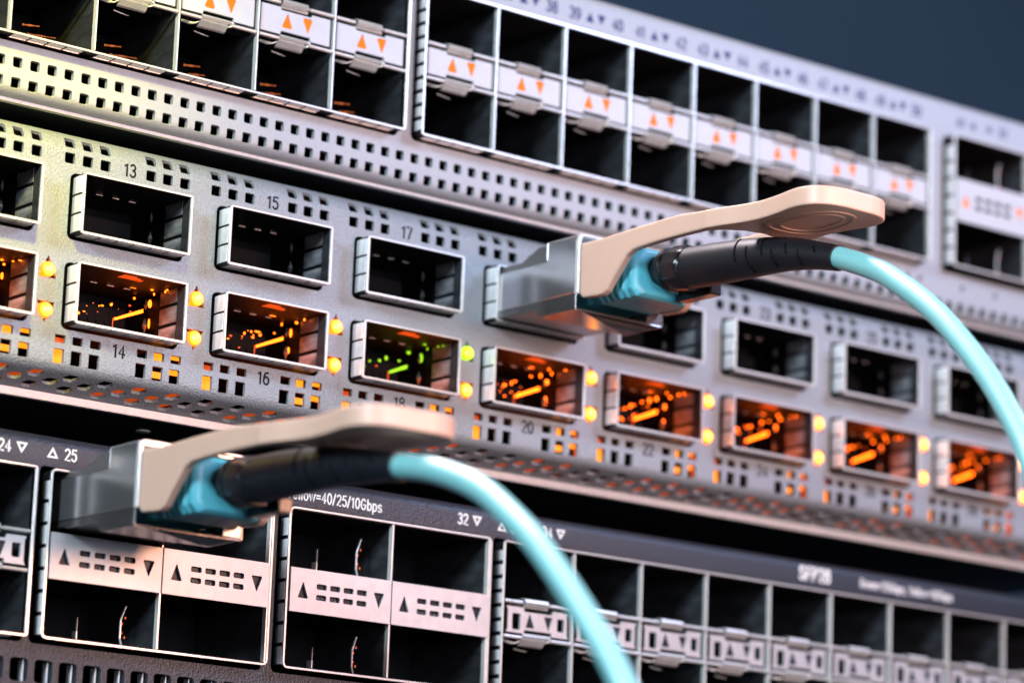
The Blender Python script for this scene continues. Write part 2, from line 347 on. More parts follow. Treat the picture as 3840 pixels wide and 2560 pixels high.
def bits_mesh(g, deep=False, seed=0):  # emissive shapes standing for LED reflections inside the cage
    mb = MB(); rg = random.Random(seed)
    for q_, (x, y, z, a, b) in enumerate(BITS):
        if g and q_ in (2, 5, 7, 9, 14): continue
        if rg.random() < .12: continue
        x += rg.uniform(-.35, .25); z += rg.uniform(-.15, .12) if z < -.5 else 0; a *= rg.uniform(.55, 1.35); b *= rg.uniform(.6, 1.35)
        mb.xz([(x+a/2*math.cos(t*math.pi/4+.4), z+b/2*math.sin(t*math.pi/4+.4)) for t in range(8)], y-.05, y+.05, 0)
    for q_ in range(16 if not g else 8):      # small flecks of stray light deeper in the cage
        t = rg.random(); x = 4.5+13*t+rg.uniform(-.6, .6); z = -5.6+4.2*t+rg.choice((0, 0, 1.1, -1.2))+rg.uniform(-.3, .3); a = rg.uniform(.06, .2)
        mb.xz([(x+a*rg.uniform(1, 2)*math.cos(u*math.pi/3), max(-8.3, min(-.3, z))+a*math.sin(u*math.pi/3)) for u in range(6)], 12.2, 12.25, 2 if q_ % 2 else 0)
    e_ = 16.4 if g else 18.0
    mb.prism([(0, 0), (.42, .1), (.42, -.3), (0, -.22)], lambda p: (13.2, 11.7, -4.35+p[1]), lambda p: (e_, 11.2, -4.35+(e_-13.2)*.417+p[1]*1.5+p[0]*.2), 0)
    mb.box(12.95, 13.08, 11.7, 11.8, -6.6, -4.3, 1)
    mb.box(12.5, 18.2, 2.6, 8.2, -H0+.05, -H0+.12, 3)  # unseen glowing strip added on the floor to redden wall and roof
    for x, y, sx_, sy_ in ((9.6, 2.2, 1.3, 1.0), (11.2, 2.6, .6, .7), (12.2, 3.0, .3, .5)): mb.box(x-sx_, x+sx_*.8, y-sy_, y+sy_, -.12, -.06, 2)  # roof patches: reflected LED glow made as emissive boxes
    return mb.done('inner_glow', ['g_glow' if g else 'o_glow_deep' if deep else 'o_glow', 'r_soft', 'r_soft', 'r_glow'], smooth=False)
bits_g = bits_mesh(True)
for i in cols:
    for r in (0, 1):
        at = (PX*i, 0, -RP*r)
        c = part('port_cage', qs, mid, at)
        if i > 7: continue
        for k in range(3): part('spring_finger', fs_q, c, (at[0]-.32, 0, at[2]-1.45-k*2.95))
        for k in range(6): part('spring_finger', fb_q, c, (at[0]+1.75+k*2.98, 0, at[2]-H0-.32))
        part('connector_socket', soc, c, at)
        if r: part('inner_glow', bits_g if i == 2 else bits_mesh(False, i > 2, 11+i), c, at, 'green glow' if i == 2 else None)
for i in cols:
    if i > 7: continue
    for zz, n in ((2.95, 13+2*i), (-25.1, 14+2*i)):
        part('port_number', text_mesh(str(n), 1.9, .98, .034), mid, (PX*i+9.25, 2.985, zz))
led = MB(); led.tube([(0, 1.2, 0), (0, -.1, 0), (0, -.42, 0), (0, -.66, 0), (0, -.80, 0), (0, -.84, 0)], [1.17, 1.17, 1.08, .82, .42, .03], 28, 0, 1.04, False)
led_o = led.done('indicator_light', ['led_o'], sharp=80); led_g = led.done('indicator_light', ['led_g'], sharp=80)
for i in range(-1, 9):
    for up, zz in ((1, -14.8), (0, -20.95)):
        g = (i == 3 and up)
        part('indicator_light', led_g if g else led_o, mid, (PX*i-3.85, 3.05, zz), 'green indicator light' if g else None)
# light guides behind the lower vents, with an added glow sheet for hex holes
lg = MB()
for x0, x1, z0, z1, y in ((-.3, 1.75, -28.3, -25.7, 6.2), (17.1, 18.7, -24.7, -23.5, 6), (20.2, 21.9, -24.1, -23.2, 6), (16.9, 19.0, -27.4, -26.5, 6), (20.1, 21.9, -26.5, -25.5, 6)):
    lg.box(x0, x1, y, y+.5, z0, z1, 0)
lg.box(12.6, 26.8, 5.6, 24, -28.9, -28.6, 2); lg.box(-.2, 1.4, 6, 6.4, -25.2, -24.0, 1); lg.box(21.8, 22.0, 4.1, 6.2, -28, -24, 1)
lgm = lg.done('inner_glow', ['o_soft', 'r_soft', 'r_wash'], smooth=False)
for i in cols: part('inner_glow', lgm, mid, (PX*i, 0, 0))

# ================================================================== TOP SWITCH
top = thing('network_switch', 'pale top switch with rows of small ports and orange arrow windows', 'network switch', (70, 2.5, 30))
pt = bend(50.0, 1.5, 88, 12.2, 1.9, 80, 2.5)
holes = []
X1 = 58.0
def blk_hole(x0, x1): return rr(x0-.55, x1+.35, 18.35, 44.55, 1.0, 4)
holes += [blk_hole(-29.3, 58.0), blk_hole(61.6, 177.9), blk_hole(183.9, 236.0-2)]
k = 0
x = -11.5-2.94*9
while x < 232:
    if x < 171.5 or x > 222: holes.append(rr(x-.82, x+.8, 14.55, 16.15, .3, 3))
    holes.append(rr(x-.92, x+.7, 11.3, 13.0, .3, 3))
    x += 2.94
for xx in (174.5, 177.6, 188.8, 197.5): holes.append(rr(xx-.5, xx+.5, 15.5, 16.5, .4, 3))
ul = [12.2-1.9*math.radians(a) for a in range(0, 79, 11)]+[50+1.5*math.radians(a) for a in range(0, 88, 20)]
me = plate('front_plate', XL, XR, 9.2, 52.3, holes, pt, .8, ul, 'silver_top', (70, 2.5, 30))
part('front_plate', me, top, (70, 2.5, 30))
yl, zl, _, _ = pt(9.2); edge_strip(top, yl, zl+.1, .55)
chassis(top, XL, XR, yl+1.5, 330, zl-.25, 51.3)

def sfp_cage(parent, x0, n, z0, z1, zs0, zs1, yf, pitch=14.5, style='top', side=True, left_open=False):
    """stacked cage: n columns, two rows, strip band zs0..zs1"""
    x1 = x0+n*pitch; at = (x0, 0, z0); mb = MB()
    mb.ring(rr(x0-.28, x1+.28, z0-.15, z1+.12, .5, 3), rr(x0+.0, x1-.0, z0+.12, z1-.12, .15, 3), 0, .3, 0)
    mb.ring(rr(x0-.2, x1+.2, z0-.05, z1+.05, .4, 3), rr(x0+.12, x1-.12, z0+.3, z1-.3, .12, 3), .3, 30, 2, 2)
    mb.box(x0+.2, x1-.2, 20, 20.3, z0+.3, z1-.3, 3)
    mb.box(x0+.2, x1-.2, 5, 20, zs0+.4, zs1-.4, 3)
    c = part('port_cage', mb.done('port_cage', ['rim', 'finger', 'dark', 'black'], at, sharp=40), parent, at)
    dv = MB(); dv.box(-.10, .10, .05, 1.0, z0+.25-z0, z1-.25-z0, 0); dv.box(-.12, .12, 1.0, 20, .25, z1-.25-z0, 1)
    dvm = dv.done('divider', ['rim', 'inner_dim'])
    for k in range(1, n): part('divider', dvm, c, (x0+k*pitch, 0, z0))
    part('side_wall', dvm, c, (x1-.02, .1, z0))
    nf = 4
    for k in range(n):
        for j in range(nf): part('spring_finger', FB, c, (x0+k*pitch+2.2+j*3.05, 0, z0-.15))
    if side:
        z = z0+1.6
        while z < z1-1: part('spring_finger', FS, c, (x0-.25, 0, z)); z += 2.3
    return c
FB = finger_mesh(2.7, 2.5); FS = finger_mesh(1.6, 2.5, True)
# strip pieces (relative to cell left edge, z relative to strip centre)
def strip_top():
    mb = MB(); zc = 31.7
    P = [(.7, 34.0), (4.4, 34.0), (4.5, 33.55), (10.2, 33.55), (10.4, 34.0), (13.9, 34.0), (13.9, 29.55), (10.3, 29.55), (10.1, 30.15), (4.6, 30.15), (4.4, 29.55), (.7, 29.55)]
    P = [(a, b-zc) for a, b in P]
    T = [[(a, b-zc) for a, b in tri_win(4.75, 6.65, 5.75, 30.75, 33.1)], [(a, b-zc) for a, b in tri_win(8.65, 10.45, 9.65, 33.2, 30.85)]]
    return P, T
def poly_plate(name, P, T, y0, y1, matname, bevel=0.):
    V = [Vector(p) for p in P]; E_ = [(i, (i+1) % len(P)) for i in range(len(P))]; F = []
    for h in T:
        a = sum(h[i][0]*h[(i+1) % len(h)][1]-h[(i+1) % len(h)][0]*h[i][1] for i in range(len(h)))
        if a < 0: h = h[::-1]
        n = len(V); V += [Vector(p) for p in h]; F.append(tuple(range(n, n+len(h))))
    a = sum(P[i][0]*P[(i+1) % len(P)][1]-P[(i+1) % len(P)][0]*P[i][1] for i in range(len(P)))
    F.append(tuple(range(len(P))) if a > 0 else tuple(range(len(P)))[::-1])
    vs, es, fs, ov, oe, of = delaunay_2d_cdt(V, [], F, 0, 1e-5)
    ko = len(T); keep = [f for f, o in zip(fs, of) if ko in o and len(o) == 1]
    mb = MB(); n = len(vs); mb.v = [(p[0], y0, p[1]) for p in vs]+[(p[0], y1, p[1]) for p in vs]; cnt = {}
    for f in keep:
        mb.f.append(tuple(f)); mb.m.append(0); mb.f.append(tuple(n+i for i in f[::-1])); mb.m.append(0)
        for i in range(3):
            q = (min(f[i], f[(i+1) % 3]), max(f[i], f[(i+1) % 3])); cnt[q] = cnt.get(q, 0)+1
    for (p, q), k in cnt.items():
        if k == 1: mb.f.append((p, q, n+q, n+p)); mb.m.append(0)
    return mb.done(name, [matname], smooth=False)
P, T = strip_top(); plate_top = poly_plate('arrow_plate', P, T, 0, .5, 'white_plate')
wins = []
for t in T:
    mb = MB(); mb.xz(t, 0, .3); wins.append(mb.done('arrow_window', ['orange_win'], smooth=False))
def rod_mesh(x0, x1):
    mb = MB(); mb.tube([(x0, 0, 0), (x1, 0, 0)], [.30, .30], 12, 0, up=Vector((0, 0, 1))); return mb.done('edge_rod', ['rod'], sharp=60)
rodL, rodR = rod_mesh(.3, 4.0), rod_mesh(9.7, 14.2)
def clip_mesh(flip=False):
    mb = MB(); s = -1 if flip else 1
    if not flip:   # upper clip: rolled tongue standing proud
        mb.sheet([(.5, -.55), (.0, -.25), (-.25, .1), (-.1, .45), (.5, .62), (1.6, .5), (4, .2)], 4.25, 9.1, .14)
        mb.sheet([(.5, -.75), (.3, -.5), (.9, -.35), (2.5, -.3)], 4.4, 9.4, .1)
        mb.tube([(9.1, .1, .1), (9.45, .0, .0), (9.6, .2, -.2)], [.16, .2, .1], 10)
    else:          # lower clip: flap hanging into the port
        mb.sheet([(.6, .75), (.15, .55), (.0, .25), (.2, .0), (1.2, -.05)], 4.2, 9.9, .12)
        mb.sheet([(.1, -.15), (.3, -.5), (.9, -1.15), (1.3, -1.35)], 4.0, 9.0, .14)
        mb.tube([(9.2, .0, .35), (9.7, -.1, .2), (9.9, .1, -.15), (9.5, .2, -.3), (9.0, .5, -.5)], [.1, .2, .2, .18, .1], 10)
        mb.tube([(9.55, -.1, .55), (9.75, -.2, .62), (9.95, -.1, .55)], [.05, .26, .05], 12)
        mb.tube([(1.6, 2.0, -.6), (2.6, 1.3, -.95), (3.3, .8, -1.0), (4.0, .6, -.6)], [.22, .28, .12, .1], 8)
        mb.tube([(4.2, 2.4, -1.7), (5.5, 2.4, -1.85), (7.0, 2.6, -1.9)], [.14, .11, .06], 8)
    return mb.done('spring_clip', ['rod'], sharp=50)
clipU, clipD = clip_mesh(), clip_mesh(True)
def add_strip(c, x, zc, hh, pm_, ws=None, wy=.75):
    """zc strip centre, hh half distance of the rods"""
    part('arrow_plate', pm_, c, (x, .55, zc))
    if ws:
        for w_ in ws: part('arrow_window', w_, c, (x, wy, zc))
    for s in (1, -1):
        part('edge_rod', rodL, c, (x, .3, zc+s*hh)); part('edge_rod', rodR, c, (x, .3, zc+s*hh))
    part('spring_clip', clipU, c, (x, .1, zc+hh)); part('spring_clip', clipD, c, (x, .1, zc-hh+.1))
c1 = sfp_cage(top, -29.0, 6, 19.0, 44.0, 28.7, 34.6, 2.5)
for k in range(6): add_strip(c1, -29.0+14.5*k, 31.7, 2.95, plate_top, wins)
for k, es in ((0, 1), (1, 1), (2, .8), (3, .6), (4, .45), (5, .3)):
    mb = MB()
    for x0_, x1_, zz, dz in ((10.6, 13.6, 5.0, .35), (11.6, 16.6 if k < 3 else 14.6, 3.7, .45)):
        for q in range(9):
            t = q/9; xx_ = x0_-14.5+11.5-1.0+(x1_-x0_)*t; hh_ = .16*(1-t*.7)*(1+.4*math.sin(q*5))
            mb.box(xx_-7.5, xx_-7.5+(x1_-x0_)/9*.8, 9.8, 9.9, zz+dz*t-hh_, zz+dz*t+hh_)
    part('inner_glow', mb.done('inner_glow', ['amber_dim'], smooth=False), c1, (-29.0+14.5*k+8.2, 0, 19.0))  # amber streaks: glow inside the ports made as emissive strips
c2 = sfp_cage(top, 61.75, 8, 19.0, 44.0, 28.7, 34.6, 2.5)
for k in range(8): add_strip(c2, 61.75+14.5*k, 31.7, 2.95, plate_top, wins)
def qstrip(x0, x1, zc, h):
    P = [(x0, zc-h), (x1, zc-h), (x1, zc+h), (x0, zc+h)]; T = []
    wdt = x1-x0; o = x0
    T.append(tri_win(o+1.45, o+3.3, o+2.35, zc-1.2, zc+1.25, .12)); T.append(tri_win(o+15.75, o+17.65, o+16.75, zc+1.2, zc-1.15, .12))
    for k in range(4):
        for dz in (.85, -.82): T.append(rr(o+4.85+k*2.54, o+6.75+k*2.54, zc+dz-.42, zc+dz+.42, .25, 3))
    return P, T
def qsfp_stack(parent, x0, n, z0, z1, zs0, zs1, yf, white=False):
    pitch = 19.25; x1 = x0+n*pitch+.3; at = (x0, 0, z0); mb = MB()
    mb.ring(rr(x0-.3, x1+.3, z0-.16, z1+.16, .9, 4), rr(x0+.02, x1-.02, z0+.14, z1-.14, .6, 4), 0, .3, 0)
    mb.ring(rr(x0-.2, x1+.2, z0-.05, z1+.05, .8, 4), rr(x0+.15, x1-.15, z0+.3, z1-.3, .5, 4), .3, 30, 2, 2)
    mb.box(x0+.2, x1-.2, 20, 20.3, z0+.3, z1-.3, 3); mb.box(x0+.2, x1-.2, 2.2, 20, zs0+.4, zs1-.3, 3)
    c = part('port_cage', mb.done('port_cage', ['rim', 'finger', 'dark', 'black'], at, sharp=40), parent, at)
    dv = MB(); dv.box(-.13, .13, .04, 1.0, .25, zs0-z0, 0); dv.box(-.13, .13, .04, 1.0, zs1-z0, z1-.25-z0, 0); dv.box(-.12, .12, 1.0, 20, .25, z1-.25-z0, 1)
    dvm = dv.done('divider', ['rim', 'inner_dim'])
    for k in range(1, n+1): part('divider' if k < n else 'side_wall', dvm, c, (x0+k*pitch+.15-(0 if k < n else .1), 0, z0))
    zc = (zs0+zs1)/2; h = (zs1-zs0)/2
    for k in range(n):
        xa = x0+k*pitch+.35; P, T = qstrip(0, pitch-.22, 0, h)
        part('arrow_plate', poly_plate('arrow_plate', P, T, 0, .4, 'white_plate' if white else 'strip'), c, (xa, -.12, zc))
        if white:
            mb = MB(); mb.xz(T[0], 0, .2); mb.xz(T[1], 0, .2); part('arrow_window', mb.done('arrow_window', ['orange_win'], smooth=False), c, (xa, .1, zc))
        else:
            mb = MB(); mb.box(1.2, 18, 0, .2, -1.5, 1.5); part('light_window', mb.done('light_window', ['dark_tri'], smooth=False), c, (xa, .5, zc))
            mb = MB(); mb.tube([(5.3, 0, -.85), (5.9, -.15, -1.0), (6.5, 0, -.85)], [.15, .42, .1], 10); mb.tube([(7.9, 0, -.95), (8.3, -.1, -1.05), (8.8, 0, -.95)], [.1, .3, .1], 10)
            part('spring_tongue', mb.done('spring_tongue', ['inner']), c, (xa, .35, zc))
        for row in ((z0, zs0), (zs1, z1)):
            mb = MB(); b0 = row[0]-z0+.35
            mb.box(8.6, 8.72, 5.2, 6.5, b0, b0+1.9, 0); mb.box(8.64, 8.7, 5.2, 5.6, b0+1.9, b0+3.9, 1)
            prof = [(15.9, 4.2, b0+.1), (15.2, 3.8, b0+1.4), (15.2, 3.8, b0+4.1), (16.2, 4.2, b0+6.3)]
            for a_, b_ in zip(prof, prof[1:]): mb.prism([(0, 0), (.12, 0), (.12, .3), (0, .3)], lambda p: (a_[0]+p[0], a_[1]+p[1], a_[2]), lambda p: (b_[0]+p[0], b_[1]+p[1], b_[2]), 0)
            if k == 0: part('contact_spring', mb.done('contact_spring', ['finger', 'inner'], smooth=False), c, (x0+k*pitch, 0, z0))
            gl = MB()
            for (gx, gz) in ((16.4, 4.6), (15.9, 3.7), (15.9, 2.3), (16.4, 1.7)): gl.xz([(gx+.11*math.cos(t*math.pi/4), b0+gz+.2*math.sin(t*math.pi/4)) for t in range(8)], 4.5, 4.6)  # small emissive dots beside the contact spring
            if k == 0: part('inner_glow', gl.done('inner_glow', ['r_soft'], smooth=False), c, (x0+k*pitch, 0, z0))
    z = z0+1.8
    while z < z1-1.2: part('spring_finger', FS2, c, (x0-.25, 0, z)); z += 3.3
    return c
FS2 = finger_mesh(2.7, 2.2, True)
qsfp_stack(top, 184.2, 2, 19.3, 44.3, 27.9, 36.0, 2.5, True)
for k in range(-6, 9):
    xm = 61.75+14.5*(k+.5)+1.1
    if k in (-1,): continue
    n = 35+2*k if k >= 0 else 35+2*(k+1)
    if k < 0: xm -= 3.8-14.5+14.5-0.0
    if k < 8 and xm < 178:
        part('port_number', text_mesh(str(n), 1.95, .95, .035, 'ink_blue'), top, (xm-4.65, 2.48, 47.65))
        part('arrow_mark', arrow(1.75, 1.7, True, 0, 'ink_blue'), top, (xm-1.35, 2.48, 47.65)); part('arrow_mark', arrow(1.75, 1.7, False, 0, 'ink_blue'), top, (xm+1.15, 2.48, 47.65))
        part('port_number', text_mesh(str(n+1), 1.95, .95, .035, 'ink_blue'), top, (xm+4.75, 2.48, 47.65))
part('port_number', text_mesh('49', 1.7, .95, .02, 'ink_blue'), top, (187.8, 2.48, 47.8)); part('arrow_mark', arrow(1.6, 1.4, False, 0, 'ink_blue'), top, (191.4, 2.48, 47.5))
part('arrow_mark', arrow(1.6, 1.4, True, 0, 'ink_blue'), top, (195.7, 2.48, 48.2)); part('port_number', text_mesh('50', 1.7, .95, .02, 'ink_blue'), top, (199.4, 2.48, 48.1))

# ================================================================== BOTTOM SWITCH
bot = thing('network_switch', 'dark navy bottom switch with white lettering and wide metal framed ports', 'network switch', (70, 2, -60))
pb = bend(-41.3, 1.7, 88, -83, 1.5, 80, 2.0)
def bh(x0, x1): return rr(x0-.95, x1+.45, -70.35, -44.35, .8, 4)
holes = [bh(-34.0, -4.9), bh(-2.45, 36.55), bh(39.75, 78.6), bh(81.5, 226.9)]
x = -4.65-4.05*8
while x < 230:
    holes.append(rr(x-1.5, x+1.5, -76.0, -72.65, .55, 3)); x += 4.05
ul = [-41.3+1.7*math.radians(a) for a in range(0, 88, 15)]
me = plate('front_plate', XL, XR, -84, -39.0, holes, pb, 1.2, ul, 'navy', (70, 2, -60))
part('front_plate', me, bot, (70, 2, -60)); chassis(bot, XL, XR, 4.4, 330, -84, -39.9)
mb = MB(); mb.box(-.1, .1, 2.9, 4.2, -75.9, -72.75); vr = mb.done('vent_rib', ['finger'])
x = -4.65-4.05*8
while x < 230: part('vent_rib', vr, bot, (x+1.15, 0, 0)); x += 4.05
qsfp_stack(bot, -2.25, 2, -69.6, -45.0, -61.0, -54.2, 2.0)
qsfp_stack(bot, 39.9, 2, -69.6, -45.0, -61.0, -54.2, 2.0)
zc = -57.4
def strip_bot():
    P = [(1.0, -55.3), (4.6, -55.3), (4.7, -55.95), (10.4, -55.95), (10.6, -55.3), (13.9, -55.3), (13.6, -55.9), (13.6, -59.0), (13.9, -59.5), (10.5, -59.5), (10.3, -58.9), (4.8, -58.9), (4.6, -59.5), (1.0, -59.5), (1.35, -58.9), (1.35, -55.9)]
    P = [(a, b-zc) for a, b in P]
    T = [rr(2.25, 3.95, -59.0-zc, -56.35-zc, .25, 3), rr(11.55, 13.0, -58.5-zc, -56.4-zc, .25, 3),
         [(a, b-zc) for a, b in tri_win(5.05, 6.8, 5.85, -58.5, -56.2, .12)], [(a, b-zc) for a, b in tri_win(8.8, 10.5, 9.75, -56.35, -58.6, .12)]]
    return P, T
P, T = strip_bot(); plate_bot = poly_plate('arrow_plate', P, T, 0, .5, 'strip')
bw = []
for t in T[2:]:
    mb = MB(); mb.xz(t, 0, .3); bw.append(mb.done('arrow_window', ['dark_tri'], smooth=False))
c0 = sfp_cage(bot, -34.0, 2, -69.6, -45.0, -60.2, -54.6, 2.0)
for k in range(2): add_strip(c0, -34.0+14.5*k, zc, 2.85, plate_bot, bw)
c3 = sfp_cage(bot, 81.75, 10, -69.6, -45.0, -60.2, -54.6, 2.0)
for k in range(10): add_strip(c3, 81.75+14.5*k, zc, 2.85, plate_bot, bw)
tri_dn = arrow(1.9, 1.6, False, .48, 'white_ink'); tri_up = arrow(1.9, 1.6, True, .48, 'white_ink'); ZT = -42.2
def lab(s, x, h=1.65, sx=.95, b=.02, z=ZT, al='CENTER'): part('lettering', text_mesh(s, h, sx, b, 'white_ink', al), bot, (x, 1.98, z))
lab('24', -9.5); part('arrow_mark', tri_dn, bot, (-6.65, 1.98, ZT)); part('arrow_mark', tri_up, bot, (-1.45, 1.98, ZT)); lab('25', 1.6)
lab(',Yellow=40/25/10Gbps', 58.2, 1.62, .90, .008, -42.45, 'RIGHT')
lab('32', 74.35); part('arrow_mark', tri_dn, bot, (77.2, 1.98, ZT)); part('arrow_mark', tri_up, bot, (82.4, 1.98, ZT-.1)); lab('33', 85.3)
lab('34', 91.7); part('arrow_mark', tri_dn, bot, (94.55, 1.98, ZT))
lab('SFP28', 151.9, 2.2, .95, .03, -41.95); lab('Green=25Gbps, Yellow=10Gbps', 174.5, 1.45, .90, .015, -42.1)

def smooth_path(pts, n=8):
    P = [Vector(p) for p in pts]; out = []
    for i in range(len(P)-1):
        p0, p1, p2, p3 = P[max(i-1, 0)], P[i], P[i+1], P[min(i+2, len(P)-1)]
        for k in range(n):
            t = k/n; out.append(.5*((2*p1)+(p2-p0)*t+(2*p0-5*p1+4*p2-p3)*t*t+(3*p1-p0-3*p2+p3)*t**3))
    return out+[P[-1]]
# ================================================================== TRANSCEIVERS
TS = []
def shell_mesh():
    mb = MB(); T = 18.35
    # left and right cheeks (with the step at the nose), top, back
    side = [(6, -1.4), (6, -7.65), (-19.75, -7.65), (-19.75, 1.3), (-19.45, 1.68), (-12.3, 1.68), (-12.15, 1.5), (-12.15, -1.0), (-12.4, -1.4)]
    mb.yz(side, 0, .45, 0); mb.yz(side, T-.45, T, 0)
    mb.box(.45, T-.45, -19.75, -12.15, 1.25, 1.68, 0)
    mb.box(.45, T-.45, -12.6, -12.15, -1.4, 1.25, 0)
    wing = [(6, .0), (-4.8, -.25), (-9.2, 1.55), (-12.1, 1.55), (-12.1, -1.4), (6, -1.4)]
    mb.yz(wing, .55, T-.55, 1)
    mb.box(.45, T-.45, -11.5, 6, -7.65, -1.4, 2)
    for xa, xb in ((-.07, .35), (T-.35, T+.07)):
        mb.box(xa, xb, -12.42, -12.1, -1.25, 1.62, 3); mb.box(xa+.02, xb, -19.9, -12.3, 1.5, 1.74, 3); mb.box(xa+.02, xb, -12.3, 3, -1.5, -1.34, 3)
    return mb.done('shell', ['shell', 'wing', 'black', 'rim'], bevel=.08, sharp=45)
def tray_mesh():
    mb = MB(); T = 18.35
    side = [(6, -7.72), (6, -8.68), (-.5, -8.68), (-.6, -8.9), (-9.5, -8.95), (-10.7, -10.37), (-19.8, -10.37), (-19.8, -7.72)]
    mb.yz(side, 0, .35, 0); mb.yz(side, T-.35, T, 0)
    flo = [(-.6, -8.9), (-9.5, -8.95), (-10.7, -10.37), (-19.8, -10.37), (-19.8, -10.05), (-10.8, -10.05), (-9.6, -8.6), (-.6, -8.6)]
    mb.yz(flo, .35, T-.35, 0)
    foot = [(15.0, -10.05), (T-.35, -10.05), (T-.35, -7.75), (16.6, -7.75), (15.9, -8.6), (15.0, -8.9)]
    mb.xz(foot, -19.8, -13, 0)
    mb.box(.35, T-.35, -9.4, 6, -8.6, -7.72, 1)
    return mb.done('tray', ['shell_r', 'black'], bevel=.09, sharp=45)
def bracket_mesh():
    mb = MB(); T = 18.35
    o = [(-.02, -7.9), (-.02, .9), (.25, 1.75), (.95, 1.98), (6.0, 1.98), (6.0, 1.6), (1.15, 1.6), (.75, 1.35), (.62, .8), (.62, -7.9)]
    mb.xz(o, -20.25, -19.35, 0); mb.xz([(T-x, z) for x, z in o], -20.25, -19.35, 0)
    return mb.done('bracket', ['rim'], bevel=.1, sharp=45)
def tab_mesh():
    """pull tab: two side arms joined to a rounded paddle"""
    T = 18.35; mb = MB()
    arm = [(-20.3, .35), (-20.3, -8.0), (-20.9, -8.65), (-24.6, -8.9), (-25.9, -8.85), (-26.8, -8.4), (-28.3, -6.72), (-30.4, -4.62), (-31.5, -3.55), (-33.0, -2.95), (-35.3, -2.75),
           (-40, -2.6), (-44.5, -2.55), (-49.5, -2.6), (-50.5, -2.6), (-50.5, .32), (-49.5, .33), (-44.4, .72), (-40, .72), (-33, .55), (-25, .25)]
    mb.yz(arm, .35, 1.75, 0); mb.yz(arm, T-1.75, T-.35, 0)
    L = [(1.75, -48.8), (.35, -49.6), (.42, -51), (.9, -53.5), (1.75, -56.5), (2.15, -59), (2.2, -61.5), (1.75, -65), (1.25, -67.5), (1.1, -69.3), (1.4, -71.2), (2.4, -72.8), (4.2, -73.9), (6.5, -74.35)]
    L = [(q.x, q.y) for q in smooth_path([(a, b, 0) for a, b in L], 5)]
    Rr = [(T-x, y) for x, y in L[::-1]]
    web = [(T-3.0, -51.2), (T-5.5, -53.0), (T/2, -53.8), (5.5, -53.0), (3.0, -51.2)]
    mb.xy(L+Rr+web, -2.6, .3, 0)
    me = mb.done('pull_tab', ['tab'], smooth=False)
    o = bpy.data.objects.new('t', me); COL.objects.link(o)
    m1 = o.modifiers.new('r', 'REMESH'); m1.mode = 'VOXEL'; m1.voxel_size = .17*S
    m2 = o.modifiers.new('s', 'SMOOTH'); m2.factor = .5; m2.iterations = 7
    out = bpy.data.meshes.new_from_object(o.evaluated_get(bpy.context.evaluated_depsgraph_get())); bpy.data.objects.remove(o)
    out.name = 'pull_tab'; out.shade_smooth(); return out
def grip_mesh():
    mb = MB(); T = 18.35
    def loop(r, cy=-64.5, a=4.6, b=6.9):
        return [(T/2+(a+r)*math.copysign(abs(math.cos(t))**.75, math.cos(t))*(1-.18*math.sin(t)), cy-(b+r)*math.copysign(abs(math.sin(t))**.8, math.sin(t))) for t in [2*math.pi*k/36 for k in range(36)]]
    for r0, r1 in ((0, .5), (-1.6, -1.25)):
        A, B = loop(r1), loop(r0); n = len(mb.v); k = 36
        for L, z in ((A, -2.6), (B, -2.6), (A, -2.72), (B, -2.72)): mb.v += [(p[0], p[1], z) for p in L]
        for i in range(k):
            j = (i+1) % k
            for a, b in ((2, 3), (0, 2), (1, 3)): mb.f.append((n+a*k+i, n+a*k+j, n+b*k+j, n+b*k+i)); mb.m.append(0)
    return mb.done('grip_ridge', ['tab'], sharp=60)
shell_m, tray_m, brk_m, tab_m, grip_m = shell_mesh(), tray_mesh(), bracket_mesh(), tab_mesh(), grip_mesh()
XT = (78.5, -.15); ZT2 = (0, -44.7)
for k, (lb, lc) in enumerate((('sharp metal transceiver with salmon pull tab, plugged into the silver middle switch', 0),
                              ('blurred metal transceiver with salmon pull tab, plugged into the dark bottom switch', 0))):
    at = (XT[k], 0, ZT2[k]); t = thing('optical_transceiver', lb, 'transceiver', at, 'transceivers with pull tabs')
    part('shell', shell_m, t, at); part('tray', tray_m, t, at); part('bracket', brk_m, t, at)
    pt_ = part('pull_tab', tab_m, t, at); part('grip_ridge', grip_m, pt_, at)

# ================================================================== CABLES
def plug_mesh():
    mb = MB(); c = 9.2; zc_ = -5.1
    def sec(hw, hh, ch): return [(c-hw+ch, zc_-hh), (c+hw-ch, zc_-hh), (c+hw, zc_-hh+ch), (c+hw, zc_+hh-ch), (c+hw-ch, zc_+hh), (c-hw+ch, zc_+hh), (c-hw, zc_+hh-ch), (c-hw, zc_-hh+ch)]
    st = [(-10, 5.6, 3.7, .8), (-19.5, 5.6, 3.7, .8), (-20.5, 6.0, 3.9, 1.0)]
    y = -21.3
    for k in range(5): st += [(y, 6.05, 3.95, 1.1), (y-.25, 6.3, 4.1, 1.1), (y-.9, 6.3, 4.1, 1.1), (y-1.15, 6.05, 3.95, 1.1)]; y -= 1.5
    st += [(-29.6, 6.2, 4.05, 1.3), (-30.2, 5.6, 3.6, 1.3), (-30.4, 4.6, 3.2, 1.2)]
    for (y0, *a), (y1, *b) in zip(st, st[1:]):
        A, B = sec(*a), sec(*b); n = len(mb.v); mb.v += [(p[0], y0, p[1]) for p in A]+[(p[0], y1, p[1]) for p in B]
        for i in range(8): mb.f.append((n+i, n+(i+1) % 8, n+8+(i+1) % 8, n+8+i)); mb.m.append(0)
    mb.face([(p[0], st[-1][0], p[1]) for p in sec(*st[-1][1:])]); mb.face([(p[0], st[0][0], p[1]) for p in sec(*st[0][1:])][::-1])
    return mb.done('plug', ['aqua_plug'], bevel=.12, sharp=40)
